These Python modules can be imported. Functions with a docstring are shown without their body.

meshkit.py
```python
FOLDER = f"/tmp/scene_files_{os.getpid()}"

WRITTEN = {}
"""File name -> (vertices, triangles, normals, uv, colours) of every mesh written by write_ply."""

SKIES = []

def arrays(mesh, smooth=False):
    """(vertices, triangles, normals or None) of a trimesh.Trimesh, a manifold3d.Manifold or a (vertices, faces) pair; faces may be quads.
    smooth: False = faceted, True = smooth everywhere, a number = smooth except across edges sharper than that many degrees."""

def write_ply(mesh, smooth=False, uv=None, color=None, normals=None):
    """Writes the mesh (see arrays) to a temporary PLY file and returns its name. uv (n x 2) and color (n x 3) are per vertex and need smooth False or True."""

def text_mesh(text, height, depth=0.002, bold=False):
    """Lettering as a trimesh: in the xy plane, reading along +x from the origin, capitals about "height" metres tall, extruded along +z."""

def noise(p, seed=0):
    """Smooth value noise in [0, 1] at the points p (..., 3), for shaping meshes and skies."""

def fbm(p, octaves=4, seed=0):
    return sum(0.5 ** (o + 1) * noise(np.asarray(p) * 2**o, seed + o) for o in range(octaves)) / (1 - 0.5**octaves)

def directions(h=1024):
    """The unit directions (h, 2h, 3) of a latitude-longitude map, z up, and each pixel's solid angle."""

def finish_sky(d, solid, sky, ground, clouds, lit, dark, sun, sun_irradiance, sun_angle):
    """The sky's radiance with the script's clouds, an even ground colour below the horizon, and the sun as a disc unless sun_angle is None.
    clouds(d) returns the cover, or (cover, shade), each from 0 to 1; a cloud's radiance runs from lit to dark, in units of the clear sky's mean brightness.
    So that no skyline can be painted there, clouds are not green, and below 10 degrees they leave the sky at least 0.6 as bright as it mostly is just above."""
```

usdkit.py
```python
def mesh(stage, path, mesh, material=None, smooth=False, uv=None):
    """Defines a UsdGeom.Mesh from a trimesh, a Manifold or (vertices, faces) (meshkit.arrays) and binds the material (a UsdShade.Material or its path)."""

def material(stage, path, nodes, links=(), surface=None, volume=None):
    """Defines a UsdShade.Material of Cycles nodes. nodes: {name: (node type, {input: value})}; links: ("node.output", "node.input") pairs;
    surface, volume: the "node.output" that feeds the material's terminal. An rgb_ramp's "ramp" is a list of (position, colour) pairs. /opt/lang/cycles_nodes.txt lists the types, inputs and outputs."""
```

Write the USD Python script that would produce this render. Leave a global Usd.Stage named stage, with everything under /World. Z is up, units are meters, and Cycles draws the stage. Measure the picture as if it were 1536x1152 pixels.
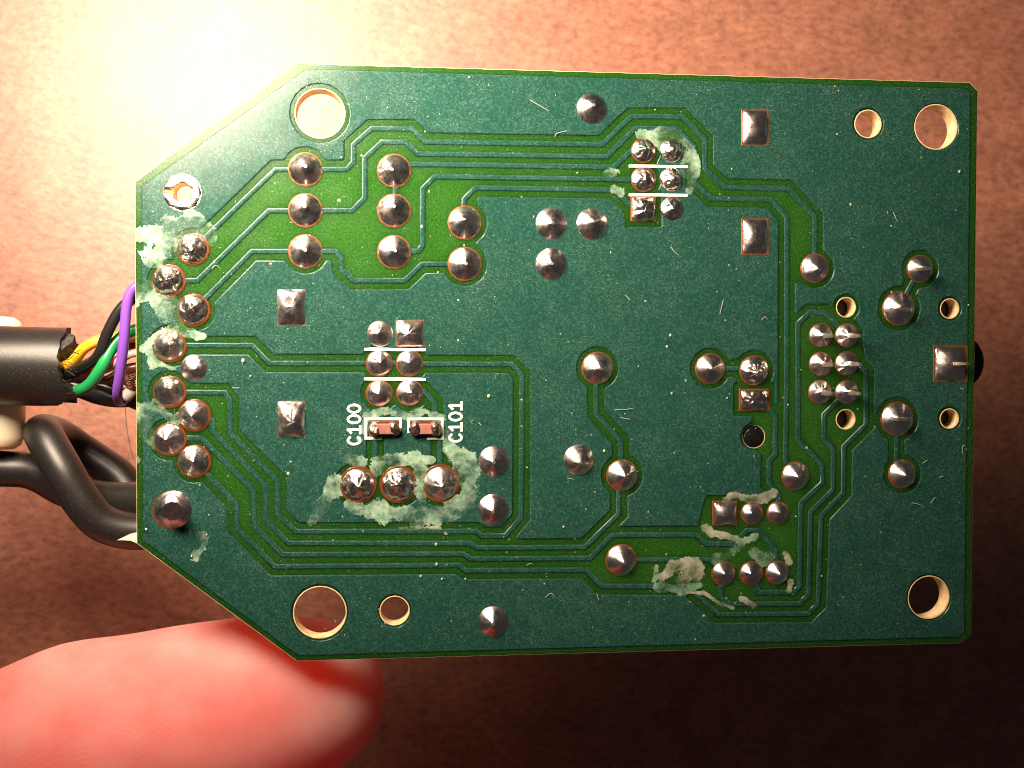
import math, random
import numpy as np, trimesh, shapely, manifold3d as m3
from shapely.geometry import Polygon, LineString, Point, box as sbox
from shapely.ops import unary_union
import usdkit, meshkit
from meshkit import fbm, noise
from pxr import Usd, UsdGeom, UsdLux, UsdShade, Gf, Sdf

random.seed(7); RNG = np.random.default_rng(7)
stage = Usd.Stage.CreateInMemory()
UsdGeom.SetStageUpAxis(stage, UsdGeom.Tokens.z); UsdGeom.SetStageMetersPerUnit(stage, 1.0)
UsdGeom.Xform.Define(stage, '/World'); UsdGeom.Scope.Define(stage, '/World/Looks')

# ------------------------------------------------------------------ camera
F, NX, NY, D, ZB = 1650.0, 593.0, 536.0, 0.0954, 0.040      # focal length and foot point in photo pixels; metres above the board; board height over the table
CAM = np.array([0, 0, ZB + D])
dn = np.array([NX - 768, -(NY - 576), -F]); dn /= np.linalg.norm(dn)
zw = -dn; xw = np.array([1, 0, 0]) - zw[0] * zw; xw /= np.linalg.norm(xw); yw = np.cross(zw, xw)
ROT = np.array([xw, yw, zw])                                    # camera to world
cam = UsdGeom.Camera.Define(stage, '/World/camera')
M = np.eye(4); M[:3, :3] = ROT.T; M[3, :3] = CAM
cam.AddTransformOp().Set(Gf.Matrix4d(M.tolist()))
cam.CreateHorizontalApertureAttr(36.0); cam.CreateVerticalApertureAttr(27.0)
cam.CreateFocalLengthAttr(F / 1536 * 36); cam.CreateFStopAttr(55.0); cam.CreateFocusDistanceAttr(D * 1.005)
cam.CreateClippingRangeAttr(Gf.Vec2f(0.004, 20.0)); cam.CreateExposureAttr(0.0)

def P(x, y, z=0.0):
    """The point at height z (metres, over the board's top) that stands at this spot of the view."""
    w = ROT @ np.array([(x - 768) / F, -(y - 576) / F, -1.0])
    return CAM + w * ((ZB + z - CAM[2]) / w[2])
def S(r, z=0.0): return r * (D - z) / F                          # photo pixels to metres at that height

# ------------------------------------------------------------------ lamps
def look(name, nodes, links=(), surface='p.BSDF', volume=None):
    return usdkit.material(stage, '/World/Looks/' + name, nodes, links, surface=surface, volume=volume)
lamp = UsdLux.SphereLight.Define(stage, '/World/desk_lamp_light')
LP = P(-40, -420, 0.0) + np.array([0, 0, 0.046]); AIM = np.array([400, -265, -900.0]); AIM /= np.linalg.norm(AIM); CONE, SOFT, LI = 55.0, 1.0, 72.0
ex = np.cross([0, 1, 0], -AIM); ex /= np.linalg.norm(ex); LM = np.eye(4); LM[:3, :3] = [ex, np.cross(-AIM, ex), -AIM]; LM[3, :3] = LP
lamp.AddTransformOp().Set(Gf.Matrix4d(LM.tolist())); lamp.CreateRadiusAttr(0.027)
shp = UsdLux.ShapingAPI.Apply(lamp.GetPrim()); shp.CreateShapingConeAngleAttr(CONE); shp.CreateShapingConeSoftnessAttr(SOFT)   # a shaded lamp: bright in the beam, fading to its rim
lamp.CreateIntensityAttr(LI); lamp.CreateColorAttr(Gf.Vec3f(1.0, 0.80, 0.60))
dome = UsdLux.DomeLight.Define(stage, '/World/room_light')
dm = usdkit.material(stage, '/World/Looks/room_glow', {'b': ('background_shader', {'color': (1.0, 0.93, 0.92), 'strength': 0.028})}, surface='b.background')
UsdShade.MaterialBindingAPI.Apply(dome.GetPrim()).Bind(dm)

# ------------------------------------------------------------------ helpers
used = {}
def path(name, parent=None):
    base = (parent.GetPath().pathString if parent else '/World') + '/' + name
    n = used.get(base, 0); used[base] = n + 1
    return base if n == 0 else f'{base}_{n:03d}'
def obj(name, mesh, mat, parent=None, smooth=False, **tags):
    m = usdkit.mesh(stage, path(name, parent), mesh, mat, smooth=smooth).GetPrim()
    for k, v in tags.items(): m.SetCustomDataByKey(k, v)
    return m
def thing(name, **tags):
    x = UsdGeom.Xform.Define(stage, path(name)).GetPrim()
    for k, v in tags.items(): x.SetCustomDataByKey(k, v)
    return x
def cat(ms): return trimesh.util.concatenate(ms)
def polys(g):
    return [p for p in getattr(g, 'geoms', [g]) if p.geom_type == 'Polygon' and p.area > 1e-12]
def wp(pts): return [tuple(P(x, y)[:2]) for x, y in pts]          # pixels to the board plane, in metres
def disc(x, y, r, n=40):
    c = P(x, y)[:2]; return Point(c).buffer(S(r), quad_segs=n // 4)
def rect(x, y, w, h, rr=1.5):
    return Polygon(wp([(x - w / 2, y - h / 2), (x + w / 2, y - h / 2), (x + w / 2, y + h / 2), (x - w / 2, y + h / 2)])).buffer(-S(rr)).buffer(S(rr), quad_segs=3)
def strip(pts, w): return LineString(wp(pts)).buffer(S(w) / 2, cap_style='flat', join_style='mitre', mitre_limit=3)
def tri(poly):
    v, f = trimesh.creation.triangulate_polygon(poly, engine='earcut'); return np.asarray(v), np.asarray(f)
def relief(poly, steps, z0=0.0, cap=True):
    """A raised sheet whose edge is rounded: steps are (inset, height) in metres."""
    V, Fc, n = [], [], 0
    cur, zc = poly, steps[0][1]
    for inset, z in steps[1:]:
        nxt = poly.buffer(-inset, join_style='mitre', mitre_limit=2.0)
        for p in polys(cur.difference(nxt)):
            try: v, f = tri(p)
            except Exception: continue
            on = shapely.distance(shapely.points(v), cur.boundary) < 2e-8
            V.append(np.c_[v, np.where(on, zc, z)]); Fc.append(f + n); n += len(v)
        cur, zc = nxt, z
        if nxt.is_empty: break
    if cap:
        for p in polys(cur):
            v, f = tri(p); V.append(np.c_[v, np.full(len(v), zc)]); Fc.append(f + n); n += len(v)
    v, f = np.vstack(V), np.vstack(Fc)
    v[:, 2] += ZB + z0
    a = v[f]; flip = np.cross(a[:, 1] - a[:, 0], a[:, 2] - a[:, 0])[:, 2] < 0
    f[flip] = f[flip][:, ::-1]
    m = trimesh.Trimesh(v, f, process=False); m.merge_vertices(digits_vertex=7)
    return m
def slab(poly, z0, z1):
    ms = []
    for p in polys(poly):
        m = trimesh.creation.extrude_polygon(p, z1 - z0, engine='earcut'); m.apply_translation([0, 0, ZB + z0]); ms.append(m)
    return cat(ms)
def spline(pts, n=12):
    pts = np.asarray(pts, float); out = []
    q = np.vstack([2 * pts[0] - pts[1], pts, 2 * pts[-1] - pts[-2]])
    for i in range(len(pts) - 1):
        a, b, c, d = q[i:i + 4]
        for t in np.arange(n) / n:
            out.append(.5 * (2 * b + (c - a) * t + (2 * a - 5 * b + 4 * c - d) * t * t + (3 * b - a - 3 * c + d) * t ** 3))
    out.append(pts[-1]); return np.array(out)
def tube(pts, r, sides=20, caps=True):
    """A round tube through world points; r is a number or one per point."""
    pts = np.asarray(pts, float); n = len(pts); r = np.broadcast_to(np.asarray(r, float), (n,))
    t = np.gradient(pts, axis=0); t /= np.linalg.norm(t, axis=1)[:, None]
    u = np.cross(t[0], [0.3, 0.2, 1.0]); u /= np.linalg.norm(u); V = []
    for i in range(n):
        u = u - t[i] * (u @ t[i]); u /= np.linalg.norm(u); w = np.cross(t[i], u)
        a = np.arange(sides) / sides * 2 * np.pi
        V.append(pts[i] + r[i] * (np.cos(a)[:, None] * u + np.sin(a)[:, None] * w))
    V = np.vstack(V); Fc = []
    for i in range(n - 1):
        for k in range(sides):
            a, b = i * sides + k, i * sides + (k + 1) % sides
            Fc += [[a, b, b + sides], [a, b + sides, a + sides]]
    if caps:
        V = np.vstack([V, pts[0], pts[-1]]); c0, c1 = len(V) - 2, len(V) - 1
        for k in range(sides):
            Fc += [[c0, (k + 1) % sides, k], [c1, (n - 1) * sides + k, (n - 1) * sides + (k + 1) % sides]]
    return trimesh.Trimesh(V, Fc, process=False)

# ------------------------------------------------------------------ materials
GEO = {'g': ('geometry', {})}
def mixc(n, a, b, kind='mix', fac=None):
    d = {'mix_type': kind, 'color1': a, 'color2': b}
    if fac is not None: d['fac'] = fac
    return ('mix', d)
def noisy(name, c1, c2, scale, rough, bump=0.0, bscale=None, dist=0.00003, detail=6, stretch=(1, 1, 1), rot=0.0, lo=.35, hi=.65, **kw):
    n = {**GEO, 'm': ('mapping', {'rotation': (0, 0, rot), 'scale': stretch}), 'n': ('noise_texture', {'scale': scale, 'detail': detail, 'roughness': .6}),
         'r': ('rgb_ramp', {'ramp': [(lo, c1), (hi, c2)]}), 'p': ('principled_bsdf', {'roughness': rough, **kw})}
    l = [('g.position', 'm.vector'), ('m.vector', 'n.vector'), ('n.fac', 'r.fac'), ('r.color', 'p.base_color')]
    if bump:
        n['n2'] = ('noise_texture', {'scale': bscale or scale, 'detail': 4}); n['b'] = ('bump', {'strength': bump, 'distance': dist})
        l += [('m.vector', 'n2.vector'), ('n2.fac', 'b.height'), ('b.normal', 'p.normal')]
    return look(name, n, l)
def mask(name, c1, c2, dust=(.24, .34, .27), sss=False):
    """Glossy green lacquer with faint weave, specks of dust and dull patches."""
    n = {**GEO, 'n': ('noise_texture', {'scale': 5200, 'detail': 5, 'roughness': .7}), 'r': ('rgb_ramp', {'ramp': [(.34, tuple(.72 * q for q in c1)), (.5, c1), (.66, tuple(1.15 * q for q in c2))]}),
         'mw': ('mapping', {'scale': (1, .12, 1)}), 'nw': ('noise_texture', {'scale': 6500, 'detail': 3}),
         'nb': ('noise_texture', {'scale': 9000, 'detail': 3}), 'hm': ('mix_float', {'fac': .5}), 'b': ('bump', {'strength': .32, 'distance': .00002}),
         'nd': ('noise_texture', {'scale': 9500, 'detail': 2, 'roughness': .5}), 'rd': ('rgb_ramp', {'ramp': [(.60, (0, 0, 0)), (.70, (.8, .8, .8))]}),
         'np': ('noise_texture', {'scale': 260, 'detail': 5, 'roughness': .65}), 'rp': ('rgb_ramp', {'ramp': [(.42, (.12, .12, .12)), (.7, (1, 1, 1))]}),
         'dm': mixc('dm', (0, 0, 0), (0, 0, 0), 'multiply', 1.0), 'dc': mixc('dc', c1, dust),
         'rr': ('map_range', {'from_min': .3, 'from_max': .7, 'to_min': .19, 'to_max': .29}), 'p': ('principled_bsdf', {'ior': 1.5, 'specular_ior_level': .3, **(dict(subsurface_method='burley', subsurface_weight=1.0, subsurface_scale=.0024, subsurface_radius=(1.0, .9, .4)) if sss else {})})}
    l = [('g.position', 'n.vector'), ('g.position', 'mw.vector'), ('mw.vector', 'nw.vector'), ('g.position', 'nb.vector'), ('nw.fac', 'hm.a'), ('nb.fac', 'hm.b'),
         ('hm.value' if False else 'hm.result', 'b.height'), ('b.normal', 'p.normal'), ('n.fac', 'r.fac'), ('g.position', 'nd.vector'), ('nd.fac', 'rd.fac'),
         ('g.position', 'np.vector'), ('np.fac', 'rp.fac'), ('rd.color', 'dm.color1'), ('rp.color', 'dm.color2'), ('dm.color', 'dc.fac'), ('r.color', 'dc.color1'),
         ('dc.color', 'p.base_color'), ('np.fac', 'rr.value'), ('rr.result', 'p.roughness')]
    return look(name, n, l)
POUR = mask('green_lacquer_over_copper', (.011, .052, .039), (.025, .088, .067))
GAP = mask('green_lacquer_over_laminate', (.013, .072, .006), (.030, .104, .009), sss=True)
LAM = noisy('bare_laminate', (.62, .42, .20), (.86, .68, .42), 1500, .6, .3, 4000, detail=5)
COPPER = noisy('tinned_orange_copper', (.34, .09, .02), (.24, .08, .025), 1800, .38, .2, 4000, metallic=.55)
def solder_look(name, c, rough, bump, dark):
    n = {**GEO, 'n': ('noise_texture', {'scale': 1500, 'detail': 5, 'roughness': .65}), 'r': ('rgb_ramp', {'ramp': [(.30, dark), (.44, c), (1, c)]}),
         'nb': ('noise_texture', {'scale': 2300, 'detail': 3, 'roughness': .55}), 'b': ('bump', {'strength': bump, 'distance': .00012}),
         'mr': ('map_range', {'from_min': .35, 'from_max': .65, 'to_min': rough + .12, 'to_max': rough}), 'p': ('principled_bsdf', {'metallic': 1.0})}
    return look(name, n, [('g.position', 'n.vector'), ('g.position', 'nb.vector'), ('n.fac', 'r.fac'), ('r.color', 'p.base_color'), ('nb.fac', 'b.height'), ('b.normal', 'p.normal'),
                          ('n.fac', 'mr.value'), ('mr.result', 'p.roughness')])
SOLDER = [solder_look('bright_solder', (.90, .83, .80), .195, .12, (.80, .62, .59)), solder_look('satin_solder', (.86, .78, .75), .22, .24, (.62, .34, .31)),
          solder_look('rough_solder', (.84, .76, .71), .19, .42, (.52, .22, .18))]
DULL = solder_look('dull_flux_coated_solder', (.34, .25, .20), .30, .6, (.12, .08, .06))
PIN = solder_look('pin_metal', (.9, .82, .76), .3, .1, (.6, .5, .45))
FLUXRIM = look('amber_flux', {'p': ('principled_bsdf', {'base_color': (.12, .034, .009), 'roughness': .18, 'coat_weight': .5})})
def powder(name, c1, c2, lo, hi):
    """A dry, patchy film: powder where the noise is high, clear where it is low."""
    n = {**GEO, 'n': ('noise_texture', {'scale': 420, 'detail': 9, 'roughness': .66}), 'f': ('rgb_ramp', {'ramp': [(lo, (.05, .05, .05)), (hi, (.80, .80, .80))]}),
         'n2': ('noise_texture', {'scale': 2300, 'detail': 6, 'roughness': .65}), 'r': ('rgb_ramp', {'ramp': [(.36, c1), (.64, c2)]}), 'n3': ('noise_texture', {'scale': 9000, 'detail': 3}),
         'b': ('bump', {'strength': .5, 'distance': .00003}), 'p': ('principled_bsdf', {'roughness': .42}), 't': ('transparent_bsdf', {}), 'x': ('mix_closure', {})}
    return look(name, n, [('g.position', 'n.vector'), ('g.position', 'n2.vector'), ('g.position', 'n3.vector'), ('n.fac', 'f.fac'), ('n2.fac', 'r.fac'), ('r.color', 'p.base_color'), ('n3.fac', 'b.height'), ('b.normal', 'p.normal'),
                          ('f.color', 'x.fac'), ('t.BSDF', 'x.closure1'), ('p.BSDF', 'x.closure2')], surface='x.closure')
FLUX = powder('dried_flux_residue', (.16, .36, .235), (.42, .53, .41), .42, .62)
CRUST = powder('whitish_flux_crust', (.30, .34, .24), (.52, .50, .40), .38, .60)
INK = noisy('white_print_ink', (.70, .68, .62), (.84, .82, .78), 4000, .5)
BLACKPL = noisy('black_housing_plastic', (.006, .006, .006), (.012, .011, .011), 900, .4)
PLUG = look('black_plug_filler', {**GEO, 'v': ('voronoi_texture', {'scale': 4200}), 'r': ('rgb_ramp', {'ramp': [(.0, (.4, .38, .36)), (.13, (.006, .006, .006))]}), 'b': ('bump', {'strength': .6, 'distance': .00006, 'invert': True}), 'p': ('principled_bsdf', {'roughness': .25})},
            [('g.position', 'v.vector'), ('v.distance', 'r.fac'), ('r.color', 'p.base_color'), ('v.distance', 'b.height'), ('b.normal', 'p.normal')])
CERAM = noisy('pink_ceramic', (.26, .10, .085), (.33, .135, .11), 2500, .35)
RUBBER = noisy('matt_black_rubber', (.012, .0105, .010), (.075, .064, .056), 6500, .40, .25, 5200, .00003, lo=.56, hi=.80)
TORN = noisy('torn_black_rubber', (.008, .007, .007), (.05, .042, .036), 2600, .7, 1.0, 2200, .0003)
CREAM = noisy('cream_plastic', (.80, .70, .48), (.86, .78, .58), 300, .35)
def plastic(name, c, rough=.3): return look(name, {'p': ('principled_bsdf', {'base_color': c, 'roughness': rough, 'coat_weight': .2})})
WIRE = {k: plastic(k + '_wire_insulation', c) for k, c in dict(yellow=(.80, .42, .02), black=(.012, .011, .011), green=(.012, .24, .07), red=(.30, .012, .025), purple=(.17, .06, .42), white=(.70, .66, .60), brown=(.14, .035, .02)).items()}
BRAID = noisy('copper_braid', (.14, .05, .03), (.34, .15, .09), 6000, .35, .8, 5000, .0002, metallic=.9)
LINT = look('pale_lint', {'p': ('principled_bsdf', {'base_color': (.34, .36, .30), 'roughness': .8})})
GRIT = look('yellowish_grit', {'p': ('principled_bsdf', {'base_color': (.62, .46, .20), 'roughness': .7})})
HAIR = look('dark_hair', {'p': ('principled_bsdf', {'base_color': (.02, .012, .01), 'roughness': .5})})

# table: reddish brown, fine slanted grain under a satin finish
n = {**GEO, 'm1': ('mapping', {'rotation': (0, 0, .36), 'scale': (.62, 1, 1)}), 'n1': ('noise_texture', {'scale': 1300, 'detail': 5, 'roughness': .65}),
     'n2': ('noise_texture', {'scale': 210, 'detail': 7, 'roughness': .6}), 'n3': ('noise_texture', {'scale': 1600, 'detail': 4, 'roughness': .7}),
     'r1': ('rgb_ramp', {'ramp': [(.32, (.20, .078, .050)), (.50, (.30, .122, .079)), (.68, (.36, .165, .104))]}),
     'r2': ('rgb_ramp', {'ramp': [(.3, (.74, .72, .72)), (.7, (1.15, 1.12, 1.1))]}), 'r3': ('rgb_ramp', {'ramp': [(.30, (.66, .62, .6)), (.46, (1, 1, 1))]}),
     'x1': mixc('x1', (1, 1, 1), (1, 1, 1), 'multiply', 1.0), 'x2': mixc('x2', (1, 1, 1), (1, 1, 1), 'multiply', 1.0),
     'b': ('bump', {'strength': .35, 'distance': .00012}), 'p': ('principled_bsdf', {'roughness': .47, 'specular_ior_level': .7})}
TABLE = look('brown_table_finish', n, [('g.position', 'm1.vector'), ('m1.vector', 'n1.vector'), ('g.position', 'n2.vector'), ('g.position', 'n3.vector'), ('n1.fac', 'r1.fac'), ('n2.fac', 'r2.fac'), ('n3.fac', 'r3.fac'),
        ('r1.color', 'x1.color1'), ('r2.color', 'x1.color2'), ('x1.color', 'x2.color1'), ('r3.color', 'x2.color2'), ('x2.color', 'p.base_color'), ('n1.fac', 'b.height'), ('b.normal', 'p.normal')])

# ------------------------------------------------------------------ table
tb = trimesh.creation.box([1.2, 0.9, 0.025]); tb.apply_translation([.05, -.02, -.0125])
obj('tabletop', tb, TABLE, kind='structure', label='reddish brown table top with fine slanted grain under the board', category='table')

# ------------------------------------------------------------------ the board's drawing, in photo pixels
OUT = [(202.5, 273), (443, 95), (1455, 123.5), (1466.5, 136), (1457, 951), (1445, 964.5), (445, 991.5), (205, 815)]
INSET = [(212, 279), (460, 103.5), (1450, 133), (1456, 141), (1447, 947), (1438, 956), (447, 984), (215, 812)]
TR = [  # every trace as a line
 [(458, 254), (413, 254), (290, 374)],
 [(458, 254), (520, 254), (530, 243), (530, 217), (557, 193), (617, 193), (637, 213), (903, 217), (947, 175), (1023, 175), (1057, 208), (1057, 252), (1086, 281), (1181, 283), (1222, 324), (1222, 402)],
 [(458, 316), (403, 316), (303, 414), (296, 421), (254, 421)],
 [(458, 316), (528, 316), (547, 297), (547, 237), (573, 213), (608, 213), (627, 231), (910, 235), (953, 193), (1015, 193), (1041, 219), (1041, 272), (1066, 298), (1155, 299), (1180, 325), (1180, 560), (1178, 690), (1188, 708)],
 [(458, 377), (378, 377), (291, 465)],
 [(458, 377), (503, 377), (512, 386), (512, 404), (530, 421), (607, 421), (633, 396), (697, 396)],
 [(591, 246), (800, 249), (921, 251), (947, 226), (965, 226)],
 [(593, 256), (593, 316)],
 [(591, 377), (627, 377), (634, 368), (634, 283), (652, 265), (800, 267), (965, 270)],
 [(696, 334), (696, 299), (713, 282), (920, 285), (950, 313), (965, 313)],
 [(255, 518), (378, 518), (404, 545), (569, 545)],
 [(569, 545), (614, 545)],
 [(614, 546), (767, 546.5), (783, 562), (782, 776), (758, 804), (722, 804), (714, 797), (444, 797.5), (416, 771), (416, 720), (345, 649), (345, 600), (337, 589), (255, 588)],
 [(292, 623), (318, 630), (318, 646), (398, 727), (398, 779), (433, 815), (705, 815), (714, 822), (877, 821), (928, 771), (928, 713)],
 [(255, 657), (302, 657), (380, 736), (381, 789), (424, 832), (696, 831), (705, 838.5), (885, 837.5), (918, 803), (1044, 802), (1059, 816.5), (1100, 816.5), (1120, 796), (1137, 796), (1164, 826), (1166, 859)],
 [(292, 692), (313, 713), (354, 755), (355, 791), (412, 850), (688, 848), (698, 856), (879, 855), (901, 879.5), (1030, 880), (1057, 903), (1077, 922), (1212, 921), (1227, 906), (1232, 774), (1265, 739), (1266, 669.5), (1299, 637), (1299, 557), (1287, 545), (1270, 545)],
 [(1085, 860), (1080, 893), (1094, 906), (1199, 906), (1213, 892), (1216, 768), (1249.5, 735), (1250, 673), (1236, 658), (1236, 622), (1270, 588)],
 [(1127, 860), (1138, 889), (1190, 889), (1200, 879), (1201, 755), (1234, 724), (1233, 697), (1197, 658), (1196.5, 486), (1214, 469), (1237, 469), (1270, 503)],
 [(932, 840), (1063, 839.5), (1085, 860)],
 [(1131, 600), (1153, 613), (1163, 624), (1163, 682), (1154, 691), (1153, 724), (1168, 740), (1168, 769)],
 [(1065, 553), (1131, 553)],
 [(894, 552), (894, 620), (931, 660), (932, 713)],
 [(572, 590), (572, 640), (563, 655), (563, 727)],
 [(614, 589), (636, 587), (652, 604), (652, 640), (659.5, 660), (660, 726)],
 [(1380, 403), (1348, 463)],
 [(1345, 628), (1344.5, 711)],
]
WIDTH = 8.4
# x, y, radius, kind: c = ring of bare laminate around it, p = stands in the copper area
JO = [(458, 254, 24.5, 'c', 0), (458, 315.5, 24.5, 'c', 0), (458, 377, 24.5, 'c', 0), (591, 256, 24.5, 'c', 0), (591, 316, 24.5, 'c', 0), (591, 378, 24.5, 'c', 0),
      (697, 334, 25, 'c', 0), (697, 396, 25, 'c', 0), (290, 374, 23, 'r', 2), (254, 421, 23.5, 'r', 2), (291, 465, 23.5, 'r', 2), (255, 519, 23.5, 'r', 1), (291, 552, 19.5, 'p', 1),
      (255, 588, 23.5, 'r', 1), (292, 623, 23.5, 'r', 1), (255, 659, 24, 'r', 1), (292, 692, 24, 'r', 1),
      (888, 163, 24, 'p', 0), (827, 335.5, 24.5, 'p', 0), (888, 336, 24.5, 'p', 0), (827, 396, 24.5, 'p', 0),
      (965, 226, 18.5, 'c', 2), (1007, 226, 18.5, 'p', 2), (965, 269, 19, 'c', 2), (1007, 269, 18.5, 'p', 2), (1008, 313, 18.5, 'p', 2),
      (570, 500.5, 19.5, 'p', 1), (569, 545, 19.5, 'c', 1), (614, 545, 19.5, 'c', 1), (569, 590, 19.5, 'c', 1), (614.5, 589, 19.5, 'c', 1),
      (537, 727, 26, 'f', 2), (598, 726.5, 26.5, 'f', 2), (661, 725, 27, 'f', 1),
      (741, 692, 24, 'p', 0), (740, 764, 24, 'p', 0), (868, 690, 24, 'p', 0), (740, 932, 24, 'p', 0), (896, 552, 24, 'c', 0), (933, 713, 24, 'c', 0), (932, 840, 24, 'c', 0),
      (1065, 553, 23, 'c', 0), (1131, 556, 23, 'c', 2), (1193, 714, 22, 'c', 0), (1222, 402.5, 22.5, 'c', 1),
      (1231, 503, 18.5, 'k', 1), (1270, 503, 18.5, 'k', 1), (1231, 546, 18.5, 'k', 1), (1270, 545, 18.5, 'k', 1), (1230, 588, 18.5, 'k', 1), (1270, 588, 18.5, 'k', 1),
      (1380, 403.5, 21.5, 'c', 0), (1348, 463, 26.5, 'c', 0), (1345.5, 628.5, 26.5, 'c', 0), (1353, 711, 22.5, 'c', 0),
      (1128, 770, 17.5, 'c', 1), (1167, 769, 17.5, 'c', 1), (1085, 860, 18.5, 'c', 0), (1127, 860, 18.5, 'c', 0), (1166, 859, 18.5, 'c', 0)]
SQ = [(965, 313.5, 37, 37, 'c', 2), (615, 500, 42, 40, 'p', 1), (437, 461, 42, 54, 'p', 0), (437, 629, 42, 55, 'p', 1), (1132, 191.5, 40, 54, 'p', 1), (1132, 355, 40, 54, 'p', 0),
      (1425, 545.5, 51, 54, 'p', 1), (1131, 600, 44, 32, 'c', 2), (1087, 770, 36, 36, 'c', 0)]
BIG = (260, 764, 28)
HOLES = [(480, 170, 35.5, 43), (1404, 190.5, 34, 36.5), (1302, 186, 20.5, 24.5), (480, 918.5, 38, 42), (592, 916, 21, 24.5), (1393, 896, 33, 36.5), (1269, 461, 14.5, 21), (1268.5, 629, 14.5, 21),
         (1424.5, 463, 14.5, 19), (1424, 628, 14.5, 19), (1131, 655, 17.5, 21)]
RINGPAD = (274, 289, 28, 14)
GREEN = [[(300, 374), (413, 250), (462, 250), (520, 250), (530, 217), (557, 193), (617, 193), (637, 215), (903, 219), (947, 178), (1015, 190), (1020, 215), (965, 215), (985, 240), (985, 335), (940, 335), (925, 293), (713, 293), (722, 330), (705, 396), (640, 400), (607, 421), (530, 421), (505, 385), (378, 380), (300, 462), (260, 421)],
         [(1067, 295), (1088, 281), (1180, 283), (1222, 324), (1222, 402), (1196, 424), (1185, 424), (1180, 325), (1155, 299)],
         [(1190, 489), (1210, 466), (1262, 462), (1290, 490), (1299, 545), (1299, 637), (1270, 669), (1266, 739), (1234, 776), (1228, 905), (1213, 921), (1085, 921), (1045, 884), (905, 880), (884, 850), (890, 840), (920, 803), (1044, 800), (1058, 748), (1145, 748), (1156, 690), (1163, 620), (1186, 620), (1190, 540)],
         [(1133, 612), (1165, 622), (1158, 690), (1140, 680), (1120, 670)],
         [(318, 632), (345, 600), (345, 649), (400, 722), (400, 780), (380, 790), (380, 736), (318, 660)],
         [(300, 690), (316, 671), (380, 737), (381, 789), (424, 832), (412, 850), (355, 791), (354, 755)]]

board = thing('circuit_board', label='green printed circuit board, solder side up, held above the brown table', category='circuit board')

holes = [disc(x, y, r) for x, y, r, c in HOLES]
slot = unary_union([disc(RINGPAD[0], RINGPAD[1], RINGPAD[3]), strip([(247, 288), (270, 288.5)], 7)])
out = Polygon(wp(OUT))
lam = out.difference(unary_union(holes + [disc(RINGPAD[0], RINGPAD[1], RINGPAD[3])]))
TH = .00175
# laminate with a broken-off pale edge, then the lacquer on top of it
obj('laminate', cat([slab(lam, -TH, -.00006)]), LAM, board)
lacq = lam.buffer(-S(.45), join_style='mitre')
obj('lacquer', relief(lacq, [(0, -.00006), (.00003, -.00002), (.00009, 0.0)]), GAP, board, smooth=40)
back = lam.buffer(-.0003); obj('lacquer', slab(back, -TH - .00006, -TH + .00001), GAP, board)

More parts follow.
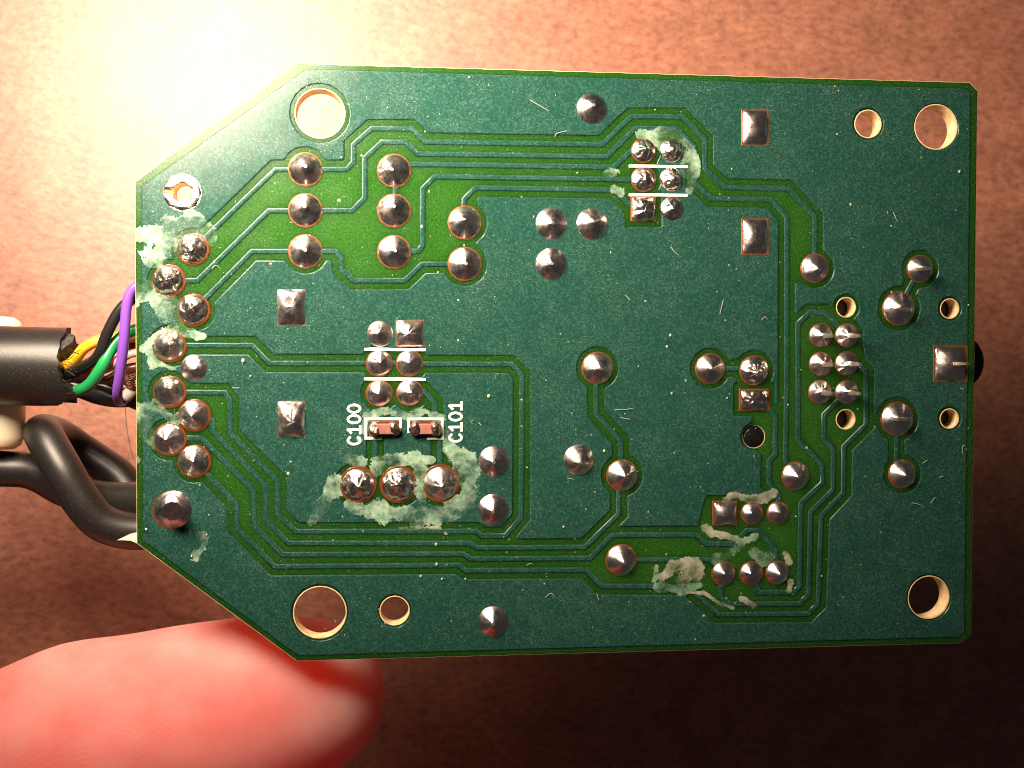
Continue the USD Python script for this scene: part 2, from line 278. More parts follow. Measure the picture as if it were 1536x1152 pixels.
HC = .00009                                                      # thickness of lacquered copper
EDGE = [(0, 0.0), (.00003, HC * .42), (.00007, HC * .82), (.00013, HC)]
traces = [strip(t, WIDTH) for t in TR]
clear = [disc(x, y, r + (8 if k in 'ckf' else 7)) for x, y, r, k, s in JO if k != 'p'] + [rect(x, y, w + 17, h + 17) for x, y, w, h, k, s in SQ if k == 'c'] + [disc(x, y, c) for x, y, r, c in HOLES]
void = unary_union([t.buffer(S(8.6), join_style='mitre', mitre_limit=1.8) for t in traces] + clear + [Polygon(wp(g)) for g in GREEN] + [slot])
pour = Polygon(wp(INSET)).difference(void)
pour = pour.buffer(-S(2.4), join_style='round', quad_segs=4).buffer(S(2.4), join_style='round', quad_segs=4).simplify(2e-6)
for p in sorted(polys(pour), key=lambda p: -p.area):
    if p.area > S(14) ** 2: obj('copper_area', relief(p, EDGE), POUR, board, smooth=50)
for t in traces:
    for p in polys(t): obj('copper_trace', relief(p, EDGE), POUR, board, smooth=50)

# ------------------------------------------------------------------ solder joints
def rough(m, amp, scale, seed):
    v = m.vertices; d = (fbm(v * scale + seed * 7.3, 3, seed) - .5) * 2 * amp
    m.vertices = v + m.vertex_normals * d[:, None]; return m
def joint(x, y, r, h, style, seed, shape=None, tip=(0, 0)):
    """A cone-shaped drop of solder; shape = (w, h) for a rectangular foot."""
    R = S(r); c = P(x, y); rg = np.random.default_rng(seed)
    na, nr = 56, 15
    a = np.arange(na) / na * 2 * np.pi
    ts = np.linspace(1, 0.0, nr) ** .9; ts[-1] = 0.012
    ph, k1, k2 = rg.uniform(0, 6.28, 3), rg.integers(2, 5), rg.integers(5, 9)
    am = (.012, .022, .045)[style]
    V = []
    h = h * rg.uniform(.82, 1.14); ex, ey = rg.normal(0, .085, 2) + np.array(tip)
    for t in ts:
        prof = .86 * (1 - t ** 1.5) + .14 * math.exp(-(t / .22) ** 2) if not shape else 0
        if t > .985: prof = 0
        wob = 1 + am * (np.sin(k1 * a + ph[0]) * .7 + np.sin(k2 * a + ph[1] + t * 2) * .5) * np.sin(np.pi * min(t * 1.02, 1)) 
        cr = am * h * R * (np.abs(np.sin(k2 * .5 * a + ph[2])) - .6) * 2.2 * (1 - t) * t * 2
        if shape:
            w2, h2 = S(shape[0]) / 2, S(shape[1]) / 2
            ca, sa = np.cos(a), np.sin(a); q = 2.0 + 11 * t ** 3.5
            den = (np.abs(ca) ** q + np.abs(sa) ** q) ** (1 / q)
            bx, by = t * w2 * ca / den, t * h2 * sa / den
        else: bx, by = t * R * np.cos(a), t * R * np.sin(a)
        if shape: prof = ((1 - np.abs(bx / w2) ** 2.0) * (1 - np.abs(by / h2) ** 2.0)).clip(0) ** .85 * (t <= .985)
        lean = (1 - t) * R
        V.append(np.c_[c[0] + bx + ex * lean, c[1] + by + ey * lean, ZB + .00008 + h * R * prof * wob + cr])
    V = np.vstack([V[0] * [1, 1, 1] - [0, 0, .00008]] + V); n = nr + 1; Fc = []
    for i in range(n - 1):
        for k in range(na):
            p, q = i * na + k, i * na + (k + 1) % na
            Fc += [[p, q, q + na], [p, q + na, p + na]]
    V = np.vstack([V, V[-na:].mean(0) + [0, 0, .00001]])
    for k in range(na): Fc.append([(n - 1) * na + k, (n - 1) * na + (k + 1) % na, len(V) - 1])
    m = trimesh.Trimesh(V, Fc, process=False)
    if style: 
        top = m.vertices[:, 2] > ZB + .0002
        d = (fbm(m.vertices * (1400 if style == 2 else 900) + seed, 3, seed) - .5) * (.00042 if style == 2 else .00020)
        m.vertices[top] += m.vertex_normals[top] * d[top, None]
    return m, np.array([ex, ey]) * R
def pin(x, y, w, d, h, off, lean=(0, 0), top=.6):
    c = P(x, y); b = trimesh.creation.box([w, d, h]); b = b.subdivide()
    v = b.vertices; t = v[:, 2] / h + .5
    s = 1 - (1 - top) * np.clip((t - .8) / .2, 0, 1)
    v[:, 0] = v[:, 0] * s + lean[0] * t * h; v[:, 1] = v[:, 1] * s + lean[1] * t * h
    b.vertices = v + [c[0] + off[0], c[1] + off[1], ZB + h / 2]; return b
for i, (x, y, r, k, st) in enumerate(JO):
    hh = {'c': .68, 'p': .70, 'r': .80, 'k': .66, 'f': .72}[k] * (1 if r > 20 else .95)
    rs = r - (1.1 if k in 'rf' else .2 if k == 'c' else 0)
    shift = (-2, -1) if k == 'r' else (0, 0)
    m, off = joint(x + shift[0] * .6, y + shift[1] * .6, rs - (.2 if k == 'r' else 0), hh, st, 100 + i)
    j = obj('solder_joint', m, SOLDER[st], board, smooth=55)
    if k != 'p':
        ring = disc(x, y, r + (2.2 if k == 'f' else .9)); 
        obj('pad_ring', relief(ring, [(0, 0), (.00002, .00008), (.00008, .00012)]), FLUXRIM if k in 'rf' else COPPER, j, smooth=50)
    if k == 'k': obj('pin', pin(x, y, .00040, .00042, .0024, (0, 0), (.10, -.04), .55), PIN, j)
    elif k in 'cp' and st == 0 and r > 20:
        obj('pin', cat([tube([P(x, y) + [off[0] * .9, off[1] * .9, .0004], P(x, y) + [off[0] * .9, off[1] * .9, S(rs) * hh + .00012 + .0002 * RNG.random()]], [.00022, .00014], 10)]), PIN, j, smooth=40)
for i, (x, y, w, h, k, st) in enumerate(SQ):
    j = obj('solder_joint', joint(x, y, min(w, h) / 2, .62 if w < 50 else .46, st, 300 + i, (w, h), (0, -.1))[0], SOLDER[st], board, smooth=50)
    obj('pad_ring', relief(rect(x, y, w + 2, h + 2), [(0, 0), (.00002, .00008), (.00006, .00011)]), COPPER, j, smooth=50)
    if (x, y) == (1425, 545.5): obj('pin', pin(x, y, .0007, .0003, .0024, (.0002, 0), (.12, 0), .6), PIN, j)
    if (x, y) == (437, 461): obj('pin', tube([P(433, 450, .0002), P(433, 450, .0008)], [.0004, .00034], 14), PIN, j, smooth=30)
for x, y, a in ((1348, 463, -.35), (1345.5, 628.5, .06), (1380, 403.5, .05)):                # bent flat pins of the far right joints
    b = trimesh.creation.box([.0009, .00026, .0012]); b.apply_transform(trimesh.transformations.rotation_matrix(a, [0, 0, 1])); b.apply_translation(P(x, y, .0013) + [.0003, 0, 0])
    obj('bent_pin', b, PIN, board)
# the big joint at the lower left: a fat pin cut off at a slant
m, off = joint(*BIG, .8, 1, 77); jb = obj('solder_joint', m, SOLDER[1], board, smooth=55, label='biggest solder joint, round a thick pin with a cut face')
p0 = tube([P(260, 766, .0003), P(260, 766, .0019)], .00082, 28); v = p0.vertices; tp = v[:, 2] > ZB + .001; v[tp, 2] -= (P(0, 766)[1] - v[tp, 1]) * .55 - .0002; p0.vertices = v
obj('pin', p0, SOLDER[0], jb, smooth=30)
obj('pad_ring', relief(disc(258, 765, 29), [(0, 0), (.00002, .00008), (.00008, .0001)]), FLUXRIM, jb, smooth=40)
# the empty ring pad with its slit
rp = disc(*RINGPAD[:3]).difference(slot)
obj('ring_pad', relief(rp, [(0, 0), (.00004, .00010), (.00020, .0002), (.0004, .00022)]), SOLDER[2], board, smooth=50, label='empty tinned ring pad with a slit')
obj('slit_copper', relief(strip([(246, 288), (262, 288.5)], 6.5), [(0, .0), (.00002, .00002)]), COPPER, board)
for x, y, r, c in HOLES:                                          # cut edge of the lacquer round each hole
    if (x, y) != (1131, 655): obj('hole_rim', relief(disc(x, y, r + 1.6).difference(disc(x, y, r)), [(0, .00001), (.00003, .00003)]), LAM, board)
obj('hole_filler', relief(disc(1131, 655, 17.4), [(0, -.0003), (.00006, -.00008), (.0002, -.00002), (.0005, .00003)]), PLUG, board, smooth=60, label='black filler in a hole')

# ------------------------------------------------------------------ print
def ink(poly): return relief(poly, [(0, .00004), (.00002, .00011), (.00005, .00014)])
for a, b, y in ((943, 1032, 249.5), (943, 1032, 292.5), (546, 639, 524), (546, 639, 568.5)):
    obj('printed_bar', ink(strip([(a, y), (b, y + .8)], 5).buffer(-S(1.5)).buffer(S(1.5))), INK, board)
def frame(pts): return LineString(wp(pts)).buffer(S(4.6) / 2, join_style='mitre', cap_style='flat')
obj('printed_frame', ink(frame([(573, 657.5), (549, 657.5), (549, 628.5), (601, 628.5), (601, 643)])), INK, board)
obj('printed_frame', ink(frame([(640, 657.5), (663.5, 657.5), (663.5, 628.5), (613, 628.5), (613, 650)])), INK, board)
def glyph(ch, x0, yb):
    """One character of the print, turned to read upwards: x0 = left (cap top), yb = its start below."""
    q = lambda u, v: (x0 + 19.5 * (1 - v), yb - 13.5 * u)          # u along the reading direction, v up
    if ch == '1': L = [[q(.18, .74), q(.52, .97), q(.52, .03)], [q(.14, .03), q(.9, .03)]]
    elif ch == '0': L = [[q(.5 + .42 * math.cos(t), .5 + .47 * math.sin(t)) for t in np.linspace(0, 2 * math.pi, 25)]]
    else: L = [[q(.52 + .44 * math.cos(t), .5 + .47 * math.sin(t)) for t in np.linspace(.75, 2 * math.pi - .75, 20)]]
    return unary_union([LineString(wp(l)).buffer(S(4.3) / 2, join_style='round', cap_style='square') for l in L])
for word, x0, yb in (('C100', 521.5, 667.5), ('C101', 673.5, 663.5)):
    obj('printed_text', ink(unary_union([glyph(ch, x0, yb - 15.9 * i) for i, ch in enumerate(word)])), INK, board, label='white printed text ' + word)

# ------------------------------------------------------------------ two small capacitors
def pebble(x, y, z, sx, sy, sz, seed, amp=.00008):
    m = trimesh.creation.icosphere(3, 1.0); m.apply_scale([sx, sy, sz]); m.apply_translation(P(x, y) + [0, 0, z]); return rough(m, amp, 1500, seed)
for cx in (577, 639):
    c = P(cx, 643); b = None
    hb = m3.Manifold.hull(m3.Manifold.batch_boolean([m3.Manifold.sphere(.00008, 8).translate([sx * S(12.5), sy * S(6.5), sz * .0002]) for sx in (-1, 1) for sy in (-1, 1) for sz in (-1, 1)], m3.OpType.Add))
    mm = hb.to_mesh(); t = trimesh.Trimesh(mm.vert_properties[:, :3], mm.tri_verts); t.apply_translation(c + [0, 0, .0004])
    o = obj('capacitor', t, CERAM, board, smooth=40)
    for s in (-1, 1):
        obj('solder_fillet', pebble(cx + s * 14.5 - 1, 643, .00036, S(9.2), S(11), .00046, int(cx + s), .00025), DULL, o, smooth=60)
    obj('pad_ring', relief(rect(cx - 1, 643, 46, 24), [(0, 0), (.00002, .00008), (.00006, .0001)]), FLUXRIM, o, smooth=50)

# ------------------------------------------------------------------ dried flux
BRD = Polygon(OUT).exterior; BRP = Polygon(OUT).buffer(-1)
def residue(strokes, seed, h=.00003, cell=1.0):
    xs = [p[0] for s, w in strokes for p in s]; ys = [p[1] for s, w in strokes for p in s]; W = max(w for s, w in strokes) + 6
    gx, gy = np.arange(min(xs) - W, max(xs) + W, cell), np.arange(min(ys) - W, max(ys) + W, cell)
    X, Y = np.meshgrid(gx, gy); pts = shapely.points(X.ravel(), Y.ravel()); f = np.full(X.size, -1e9)
    for s, w in strokes:
        g = LineString(s) if len(s) > 1 else Point(s[0]); f = np.maximum(f, (w - shapely.distance(pts, g)) / max(w, 4) )
    q = np.c_[X.ravel(), Y.ravel(), np.zeros(X.size)]
    f = np.minimum(f, shapely.distance(pts, BRD) / 3 - .1)
    f = f + (fbm(q / 16 + seed, 5, seed) - .5) * 2.2 + (noise(q / 1.7 + seed, seed) - .5) * .42
    z = HC + .000012 + h * (np.clip(f, -.16, .5) + .16 + (fbm(q / 3.0, 3, seed + 5) - .5) * .9 * (f > 0))
    f = np.where(shapely.contains(BRP, pts), f, -1).reshape(X.shape); ok = f > -.16
    keep = ok[:-1, :-1] & ok[1:, :-1] & ok[:-1, 1:] & ok[1:, 1:]
    ids = np.arange(X.size).reshape(X.shape); a, b, c, d = ids[:-1, :-1][keep], ids[:-1, 1:][keep], ids[1:, 1:][keep], ids[1:, :-1][keep]
    fc = np.vstack([np.c_[a, d, c], np.c_[a, c, b]])
    w3 = np.array([P(x, y) for x, y in zip(X.ravel(), Y.ravel())]); w3[:, 2] = ZB + z
    m = trimesh.Trimesh(w3, fc, process=False); m.remove_unreferenced_vertices(); return m
RES = [([([(215, 352), (250, 345), (283, 335), (303, 352)], 15), ([(218, 378), (236, 392)], 10), ([(322, 358)], 5), ([(250, 372), (262, 362)], 14)], FLUX),
       ([([(206, 438), (235, 450), (264, 470)], 15), ([(222, 430), (205, 455)], 8)], FLUX),
       ([([(216, 522), (238, 499), (262, 491), (288, 500), (304, 503)], 6), ([(222, 520), (230, 548)], 6), ([(235, 545), (262, 553)], 2.5)], FLUX),
       ([([(205, 617), (232, 610), (262, 632)], 10), ([(212, 632), (232, 655)], 11), ([(206, 690)], 5), ([(205, 742)], 5)], FLUX),
       ([([(305, 803), (305, 820), (295, 833)], 7)], FLUX),
       ([([(474, 776), (487, 745), (500, 720), (508, 738)], 9), ([(522, 757), (548, 768), (575, 765)], 8)], FLUX),
       ([([(560, 765), (600, 768), (640, 775), (672, 772), (700, 745), (707, 712), (696, 686)], 13), ([(572, 700), (598, 690), (626, 692), (632, 720)], 11), ([(632, 745), (630, 700)], 11)], FLUX),
       ([([(672, 668), (686, 690), (693, 715)], 9), ([(648, 690), (625, 690)], 5)], FLUX), ([([(526, 685), (544, 694)], 7)], FLUX),
       ([([(545, 645), (548, 624), (575, 615), (603, 623)], 6), ([(614, 626), (635, 617), (662, 628)], 6), ([(670, 650), (676, 678)], 7), ([(540, 660)], 4)], FLUX),
       ([([(960, 204), (985, 198), (1013, 202), (1034, 220), (1043, 246), (1039, 270), (1033, 286)], 7), ([(985, 210), (990, 216)], 7), ([(1027, 230), (1032, 262)], 9)], FLUX),
       ([([(914, 258), (928, 258)], 6)], FLUX), ([([(920, 283), (931, 288)], 7)], FLUX),
       ([([(1090, 750), (1103, 741), (1116, 748), (1142, 748), (1158, 741)], 6)], CRUST), ([([(1056, 790), (1070, 800), (1090, 803), (1103, 806)], 5)], CRUST),
       ([([(1075, 838), (1096, 830), (1112, 816)], 7), ([(1130, 826), (1146, 840), (1157, 834)], 9), ([(1112, 812), (1130, 808)], 6)], FLUX),
       ([([(1176, 829), (1184, 845)], 4), ([(1185, 872), (1183, 884)], 3)], CRUST),
       ([([(992, 866), (1010, 850), (1040, 846), (1046, 856), (1020, 866)], 9)], CRUST), ([([(985, 880), (1020, 884), (1050, 878)], 6), ([(985, 850), (980, 870)], 4)], FLUX),
       ([([(1030, 888), (1055, 889), (1078, 904), (1098, 912)], 3.6), ([(1112, 897), (1131, 908)], 3.4)], CRUST), ([([(600, 792), (640, 790), (660, 793)], 2.6), ([(668, 800)], 3)], CRUST)]
for i, (s, mt) in enumerate(RES): obj('flux_residue', residue(s, 20 + i), mt, board, smooth=60)

# ------------------------------------------------------------------ dust and lint on the board
sp = []
inner = Polygon(OUT).buffer(-6)
for i in range(1500):
    x, y = RNG.uniform(205, 1462), RNG.uniform(98, 988)
    if not inner.contains(Point(x, y)): continue
    s = S(min(.22 + RNG.exponential(.26), 1.9)); o = trimesh.creation.icosphere(0, s); o.apply_scale([RNG.uniform(.7, 1.6), RNG.uniform(.7, 1.6), .5]); o.apply_translation(P(x, y, HC)); sp.append(o)
obj('dust', cat(sp[:len(sp) * 4 // 5]), LINT, board, kind='stuff'); obj('grit', cat(sp[len(sp) * 4 // 5:]), GRIT, board, kind='stuff')
fib = [[(795, 150), (812, 160), (826, 168)], [(832, 205), (836, 200), (854, 195)], [(1340, 318), (1344, 328), (1347, 334), (1341, 341)], [(709, 636), (706, 632), (712, 630), (718, 634), (722, 638)], [(1142, 480), (1148, 475), (1152, 480), (1160, 478)],
       [(1367, 754), (1380, 757), (1388, 761), (1396, 754), (1403, 746)], [(1444, 680), (1444, 670), (1449, 668), (1449, 676)], [(851, 717), (857, 718), (863, 720)], [(818, 896), (826, 890), (834, 896)], [(790, 848), (796, 845), (800, 847)],
       [(1384, 695), (1391, 690)], [(922, 615), (940, 614), (952, 612)], [(930, 626), (945, 629)], [(348, 582), (359, 582)], [(1409, 716), (1415, 714)], [(1440, 582), (1446, 584)], [(318, 403), (324, 398), (330, 402)], [(938, 442), (945, 450)], [(1006, 370), (1012, 378), (1020, 384)], [(1085, 450), (1080, 470)], [(895, 890), (898, 900)]]
for q in fib: obj('lint_fibre', tube(spline([P(x, y, .0001 + .00008 * math.sin(i * 2)) for i, (x, y) in enumerate(q)], 6), S(.48), 6), LINT, board, smooth=True)
for x, y, r, k in ((220, 795, 3, 1), (310, 803, 2, 1), (365, 541, 3.2, 0), (376, 564, 1.6, 0), (654, 816, 2.6, 0), (655, 846, 2.6, 0), (1000, 520, 2.5, 0), (1438, 258, 2.5, 0), (733, 594, 2.6, 3), (906, 676, 2.2, 3), (845, 790, 1.8, 0), (1090, 597, 1.6, 0), (1005, 503, 2.4, 0), (288, 835, 2.5, 1), (631, 864, 2.2, 0), (698, 868, 1.8, 0), (663, 868, 1.6, 0), (1007, 590, 1.6, 3), (1275, 307, 1.8, 3)):
    obj('debris_speck', pebble(x, y, .00014, S(r * .8), S(r), S(r) * .6, int(x), .00004), [LINT, SOLDER[0], LINT, GRIT][k], board, smooth=60)
spl = Polygon(wp([(205, 800), (192, 803), (173, 812), (182, 812), (194, 813), (206, 818)])); obj('laminate_splinter', slab(spl, -.0009, -.0006), WIRE['white'], board, label='pale splinter at the lower left corner')

# ------------------------------------------------------------------ what sits on the board's far side
def below(x0, y0, x1, y1, z0, z1): 
    a, b = P(x0, y1)[:2], P(x1, y0)[:2]; return slab(sbox(a[0], a[1], b[0], b[1]).buffer(-.0005).buffer(.0005), z0, z1)
obj('connector_housing', below(1222, 430, 1455, 660, -.0135, -TH - .0001), BLACKPL, board, label='black connector housing on the far side')
obj('connector_barrel', slab(Point(P(1436, 543, -.00185)[:2]).buffer(S(44, -.00185), quad_segs=16), -.011, -TH - .0001), BLACKPL, board, label='rounded black end showing past the right edge')
obj('connector_housing', below(1105, 630, 1160, 680, -.006, -TH - .0001), BLACKPL, board)

# ------------------------------------------------------------------ cables
def wirep(pts, z, rpx, sides=16, n=10):
    zs = np.broadcast_to(np.asarray(z, float), (len(pts),)) / 1000
    return tube(spline([P(x, y, zz) for (x, y), zz in zip(pts, zs)], n), S(rpx, zs.mean()), sides)
cab = thing('multicore_cable', label='thick black sleeve with torn end and a fan of coloured wires running under the board', category='cable')
def sleeve(x0, x1, yc, z, rpx, rag, nx=30, na=72, th=.0008):
    R = S(rpx, z); V, Fc = [], []
    a = np.arange(na) / na * 2 * np.pi; e = rag(a)
    rows = [(t, R) for t in np.linspace(0, 1, nx)] + [(1.0, R - th)] + [(t, R - th) for t in np.linspace(.985, .55, 10)]
    L0, L1 = P(x0, yc(x0), z), P(x1, yc(x1), z); ax = (L1 - L0); ln = np.linalg.norm(ax); ax /= ln; u = np.array([0, 0, 1.0]); w = np.cross(ax, u)
    for i, (t, r) in enumerate(rows):
        s = ln * t + e * (t ** 6); rr = r * (1 + .015 * np.sin(3 * a + t * 4)) + (e * .10) * t ** 8
        V.append(L0 + s[:, None] * ax + rr[:, None] * (np.cos(a)[:, None] * u + np.sin(a)[:, None] * w))
    V = np.vstack(V)
    for i in range(len(rows) - 1):
        for k in range(na):
            p, q = i * na + k, i * na + (k + 1) % na; Fc += [[p, q + na, q], [p, p + na, q + na]]
    return trimesh.Trimesh(V, Fc, process=False)
ragged = lambda a: .0006 * np.sin(a + 2.4) + .0016 * np.exp(-((a - .75) / .25) ** 2) + .0009 * (noise(np.c_[np.cos(a) * 2.6, np.sin(a) * 2.6, a * 0], 3) - .5) + .0003 * (noise(np.c_[np.cos(a) * 8, np.sin(a) * 8, a * 0], 4) - .5)
ycen = lambda x: 549 + (x - 50) * .03
obj('sleeve', sleeve(-160, 98, ycen, -.009, 57, ragged), RUBBER, cab, smooth=60)
jk = sleeve(-160, 103, ycen, -.009, 50, lambda a: .0016 * (noise(np.c_[np.cos(a) * 4, np.sin(a) * 4, a * 0], 9) - .3), th=.0022); obj('inner_jacket', jk, TORN, cab, smooth=60)
W = [('yellow', [(40, 552), (100, 548), (128, 521), (158, 508), (205, 505), (300, 500)], [-8, -7.5, -6.5, -6.5, -7, -7], 8.0),
     ('black', [(60, 575), (118, 553), (146, 535), (160, 502), (178, 468), (200, 448), (240, 430)], [-8.5, -7, -4.8, -4.2, -4, -4, -4], 8.0),
     ('red', [(50, 575), (102, 568), (140, 554), (170, 540), (192, 522), (240, 510)], [-9, -8.5, -8.0, -7.5, -8, -8], 9.0),
     ('green', [(40, 570), (100, 586), (130, 580), (152, 552), (172, 516), (200, 496), (260, 480)], [-9, -7.4, -5.6, -4.6, -5, -5.5, -6], 8.6),
     ('purple', [(220, 420), (198, 436), (190, 460), (186, 510), (180, 560), (176, 590), (180, 602), (192, 598)], [-3.2, -3.2, -3.2, -3.4, -4.2, -5.4, -7.5, -9.5], 7.4),
     ('black', [(60, 570), (115, 580), (150, 592), (185, 596), (240, 590)], [-9, -9, -9.5, -10, -10], 15),
     ('brown', [(60, 560), (150, 572), (180, 560), (200, 552), (260, 548)], [-8, -9, -7.8, -7.4, -8], 8),
     ('white', [(60, 556), (150, 556), (186, 536), (205, 529), (260, 525)], [-9, -8.6, -6.6, -6.4, -7], 6),
     ('black', [(120, 570), (170, 585), (200, 606), (250, 620)], [-9, -9, -9.5, -10], 7)]
for c, pts, z, r in W: obj('wire', wirep(pts, z, r), WIRE[c], cab, smooth=60, label=f'{c} wire')
for k in range(9): obj('braid_strand', wirep([(150 + 3 * k, 570 - k), (185 + k, 560 + k * 2.6), (210, 552 + k * 4)], [-8.5, -7.2, -7.8], 1.5, 8), BRAID, cab, smooth=60)
fl = trimesh.creation.cylinder(.0017, .006, sections=20); fl.apply_transform(trimesh.transformations.rotation_matrix(math.pi / 2, [.9, .75, 0])); fl.apply_translation(P(200, 592, -.0085))
obj('white_sheath', wirep([(178, 600), (192, 592), (210, 570), (240, 545)], [-8.5, -8, -8, -8], 9), WIRE['white'], cab, smooth=60)
for k in range(16):
    x, y = 92 + RNG.uniform(0, 14), 520 + RNG.uniform(0, 75)
    obj('torn_fibre', wirep([(x, y), (x + RNG.uniform(3, 9), y + RNG.uniform(-5, 5)), (x + RNG.uniform(8, 17), y + RNG.uniform(-7, 9))], [-6, -5, -4.5], .55, 5, 4), [HAIR, TORN, HAIR][k % 3], cab, smooth=True)

cord = [(-300, 690, -13.5), (-120, 700, -13.5), (0, 703, -13.5), (50, 708, -14), (100, 734, -14.8), (150, 748, -14.2), (205, 750, -12.5), (260, 746, -11), (330, 735, -11), (400, 740, -11.5), (432, 768, -12), (400, 798, -12),
        (330, 798, -11), (260, 792, -10), (200, 797, -9.3), (152, 783, -8.8), (118, 745, -8.5), (92, 700, -8.7), (68, 657, -10.2), (66, 648, -13.4), (90, 655, -17), (118, 673, -18.6), (150, 694, -18.8), (178, 714, -18.4), (203, 745, -17.6), (240, 790, -16.5), (330, 815, -15.5), (480, 815, -15)]
cs = spline([P(x, y, z / 1000) for x, y, z in cord], 10)
obj('knotted_cord', tube(cs, .00172, 28), RUBBER, smooth=60, label='smooth black cord tied in a loose knot at the left of the board', category='cord')

def lathe(prof, pos, tilt=None, n=40):
    m = trimesh.creation.revolve(np.array(prof), sections=n)
    if tilt is not None: m.apply_transform(tilt)
    m.apply_translation(pos); return m
rt = trimesh.transformations.rotation_matrix(math.pi / 2 * .98, [1, 0, 0])
pr = [(0, -.0062), (.0018, -.0062), (.0024, -.0058), (.0027, -.0050), (.0028, -.0030), (.0028, .0030), (.0027, .0050), (.0024, .0058), (.0018, .0062), (0, .0062)]
obj('cream_plug', lathe(pr, P(-10, 575, -.0125), rt), CREAM, smooth=50, label='cream plastic plug half behind the black sleeve at the left edge', category='plug')
obj('stray_hair', tube(spline([P(188, 612, -.004), P(190, 640, -.0035), (P(195, 668, -.003)), P(201, 690, -.0026)], 8), S(.55), 6), HAIR, smooth=True, label='thin dark hair hanging between the wires and the black cord', category='hair')

# ------------------------------------------------------------------ hand: the thumb in view and the rest of the hand outside the frame
def ball(p, r): return m3.Manifold.sphere(r, 40).translate([float(q) for q in p])
def chain(js):
    return m3.Manifold.batch_boolean([m3.Manifold.batch_hull([ball(*js[i]), ball(*js[i + 1])]) for i in range(len(js) - 1)], m3.OpType.Add)
ZT = -.0094
def T(x, y, rpx, z=ZT): return (P(x, y, z), S(rpx, z))
thumb = [T(462, 1044, 115), T(395, 1060, 134), T(300, 1086, 148), T(215, 1108, 153), T(130, 1134, 168), T(0, 1182, 160), T(-190, 1262, 166, -.0115), T(-420, 1400, 205, -.016)]
def pt(x, y, z): return P(x, y) + [0, 0, z]                       # board-plane position, height in metres
palm = [[(pt(-420, 1400, -.016), .013), (pt(-300, 1850, -.020), .013), (pt(-100, 2250, -.022), .013)], [(pt(-420, 1400, -.016), .013), (pt(-900, 1750, -.020), .015), (pt(-100, 2250, -.022), .013)], [(pt(-300, 1850, -.02), .013), (pt(-900, 1750, -.02), .015), (pt(-700, 2300, -.022), .014)]]
fingers = [[(pt(-60, 1700, -.016), .0105), (pt(330, 1620, -.004), .0090), (pt(640, 1580, .016), .0080), (pt(520, 1540, .030), .0072)],
           [(pt(-40, 1900, -.020), .0105), (pt(420, 1830, -.006), .0092), (pt(830, 1740, .014), .0082), (pt(760, 1650, .033), .0074)],
           [(pt(-60, 2090, -.021), .0100), (pt(380, 2060, -.008), .0086), (pt(760, 1950, .010), .0078), (pt(700, 1850, .026), .0070)],
           [(pt(-100, 2260, -.021), .0092), (pt(220, 2270, -.012), .0076), (pt(500, 2180, .002), .0068), (pt(460, 2080, .016), .0060)]]
hand = m3.Manifold.batch_boolean([chain(thumb)] + [m3.Manifold.batch_hull([ball(*q) for q in t]) for t in palm] + [m3.Manifold.batch_hull([ball(*palm[0][1]), ball(*f[0]), ball(*palm[0][2])]) for f in fingers] + [chain(f) for f in fingers]
       + [chain([(pt(-800, 2000, -.022), .018), (pt(-1500, 2500, -.024), .020), (pt(-2500, 3200, -.026), .027)])], m3.OpType.Add)
hand = hand.refine_to_length(.0011).to_mesh(); hm = trimesh.Trimesh(hand.vert_properties[:, :3], hand.tri_verts, process=True)
trimesh.smoothing.filter_taubin(hm, lamb=.6, nu=.58, iterations=46)
def view(v):                                                      # world to photo pixels
    c = (v - CAM) @ ROT; return np.c_[768 + F * c[:, 0] / -c[:, 2], 576 - F * c[:, 1] / -c[:, 2]]
v = hm.vertices.copy(); nrm = hm.vertex_normals.copy(); vp = view(v); top = np.clip(nrm[:, 2] * 2.2, 0, 1)
base = shapely.points(vp[:, 0], vp[:, 1]); dsp = np.zeros(len(v))
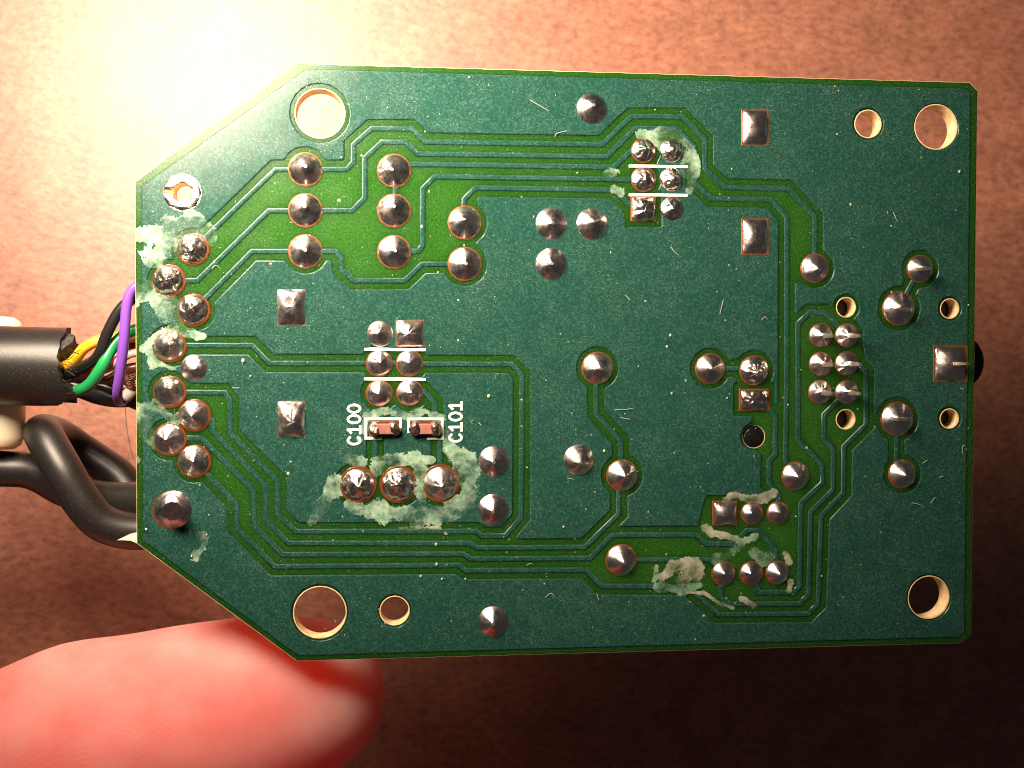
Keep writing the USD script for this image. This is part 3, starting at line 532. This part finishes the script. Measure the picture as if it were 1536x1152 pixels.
for line, w, dp in (([(118, 975), (128, 1010), (140, 1060), (165, 1105), (215, 1165), (260, 1240)], 15, .00070), ([(40, 1130), (90, 1105), (135, 1090)], 6, .00012), ([(215, 985), (222, 1040)], 8, .00012), ([(330, 950), (345, 1010)], 9, .00010), ([(150, 1060), (240, 1100), (300, 1115)], 16, .00022), ([(20, 1150), (80, 1120)], 5, .0001)):
    dd = shapely.distance(base, LineString(line)); dsp -= dp * np.exp(-(dd / w) ** 2)
dsp += .0005 * np.exp(-(shapely.distance(base, LineString([(230, 1000), (420, 1000)])) / 60) ** 2) + .00025 * (fbm(v * 160, 3, 2) - .5)
v += nrm * (dsp * top)[:, None]; hm.vertices = v; trimesh.smoothing.filter_laplacian(hm, lamb=.5, iterations=3); v = hm.vertices.copy()
zt = ZB - TH - .0001; ins = shapely.contains(Polygon(OUT), shapely.points(*view(v).T)) | (shapely.distance(shapely.points(*view(v).T), Polygon(OUT)) < 14)
soft = np.clip(shapely.distance(shapely.points(*view(v).T), Polygon(OUT)) / 14, 0, 1); over = ins & (v[:, 2] > zt) & (vp[:, 1] < 1160)
v[over, 2] = zt + (v[over, 2] - zt) * soft[over]; hm.vertices = v
n = {**GEO, 'm': ('mapping', {'location': tuple(-P(150, 1260, -.002))}), 'w': ('wave_texture', {'wave_type': 'rings', 'rings_direction': 'spherical', 'scale': 830, 'distortion': 5.0, 'detail': 1.5, 'detail_scale': .18}),
     'n1': ('noise_texture', {'scale': 150, 'detail': 4}), 'r': ('rgb_ramp', {'ramp': [(.35, (.86, .235, .22)), (.65, (.90, .335, .31))]}),
     'n2': ('noise_texture', {'scale': 2600, 'detail': 4}), 'mf': ('mix_float', {'fac': .3}), 'b': ('bump', {'strength': .28, 'distance': .0001}),
     'p': ('principled_bsdf', {'subsurface_method': 'random_walk', 'subsurface_weight': 1.0, 'subsurface_scale': .0013, 'subsurface_radius': (1.0, .34, .24), 'roughness': .6, 'specular_ior_level': .1})}
SKIN = look('skin', n, [('g.position', 'm.vector'), ('m.vector', 'w.vector'), ('g.position', 'n1.vector'), ('n1.fac', 'r.fac'), ('r.color', 'p.base_color'), ('g.position', 'n2.vector'), ('w.fac', 'mf.a'), ('n2.fac', 'mf.b'), ('mf.result', 'b.height'), ('b.normal', 'p.normal')])
obj('hand', hm, SKIN, smooth=True, label='bare hand at the lower left holding the board up on its thumb', category='hand')
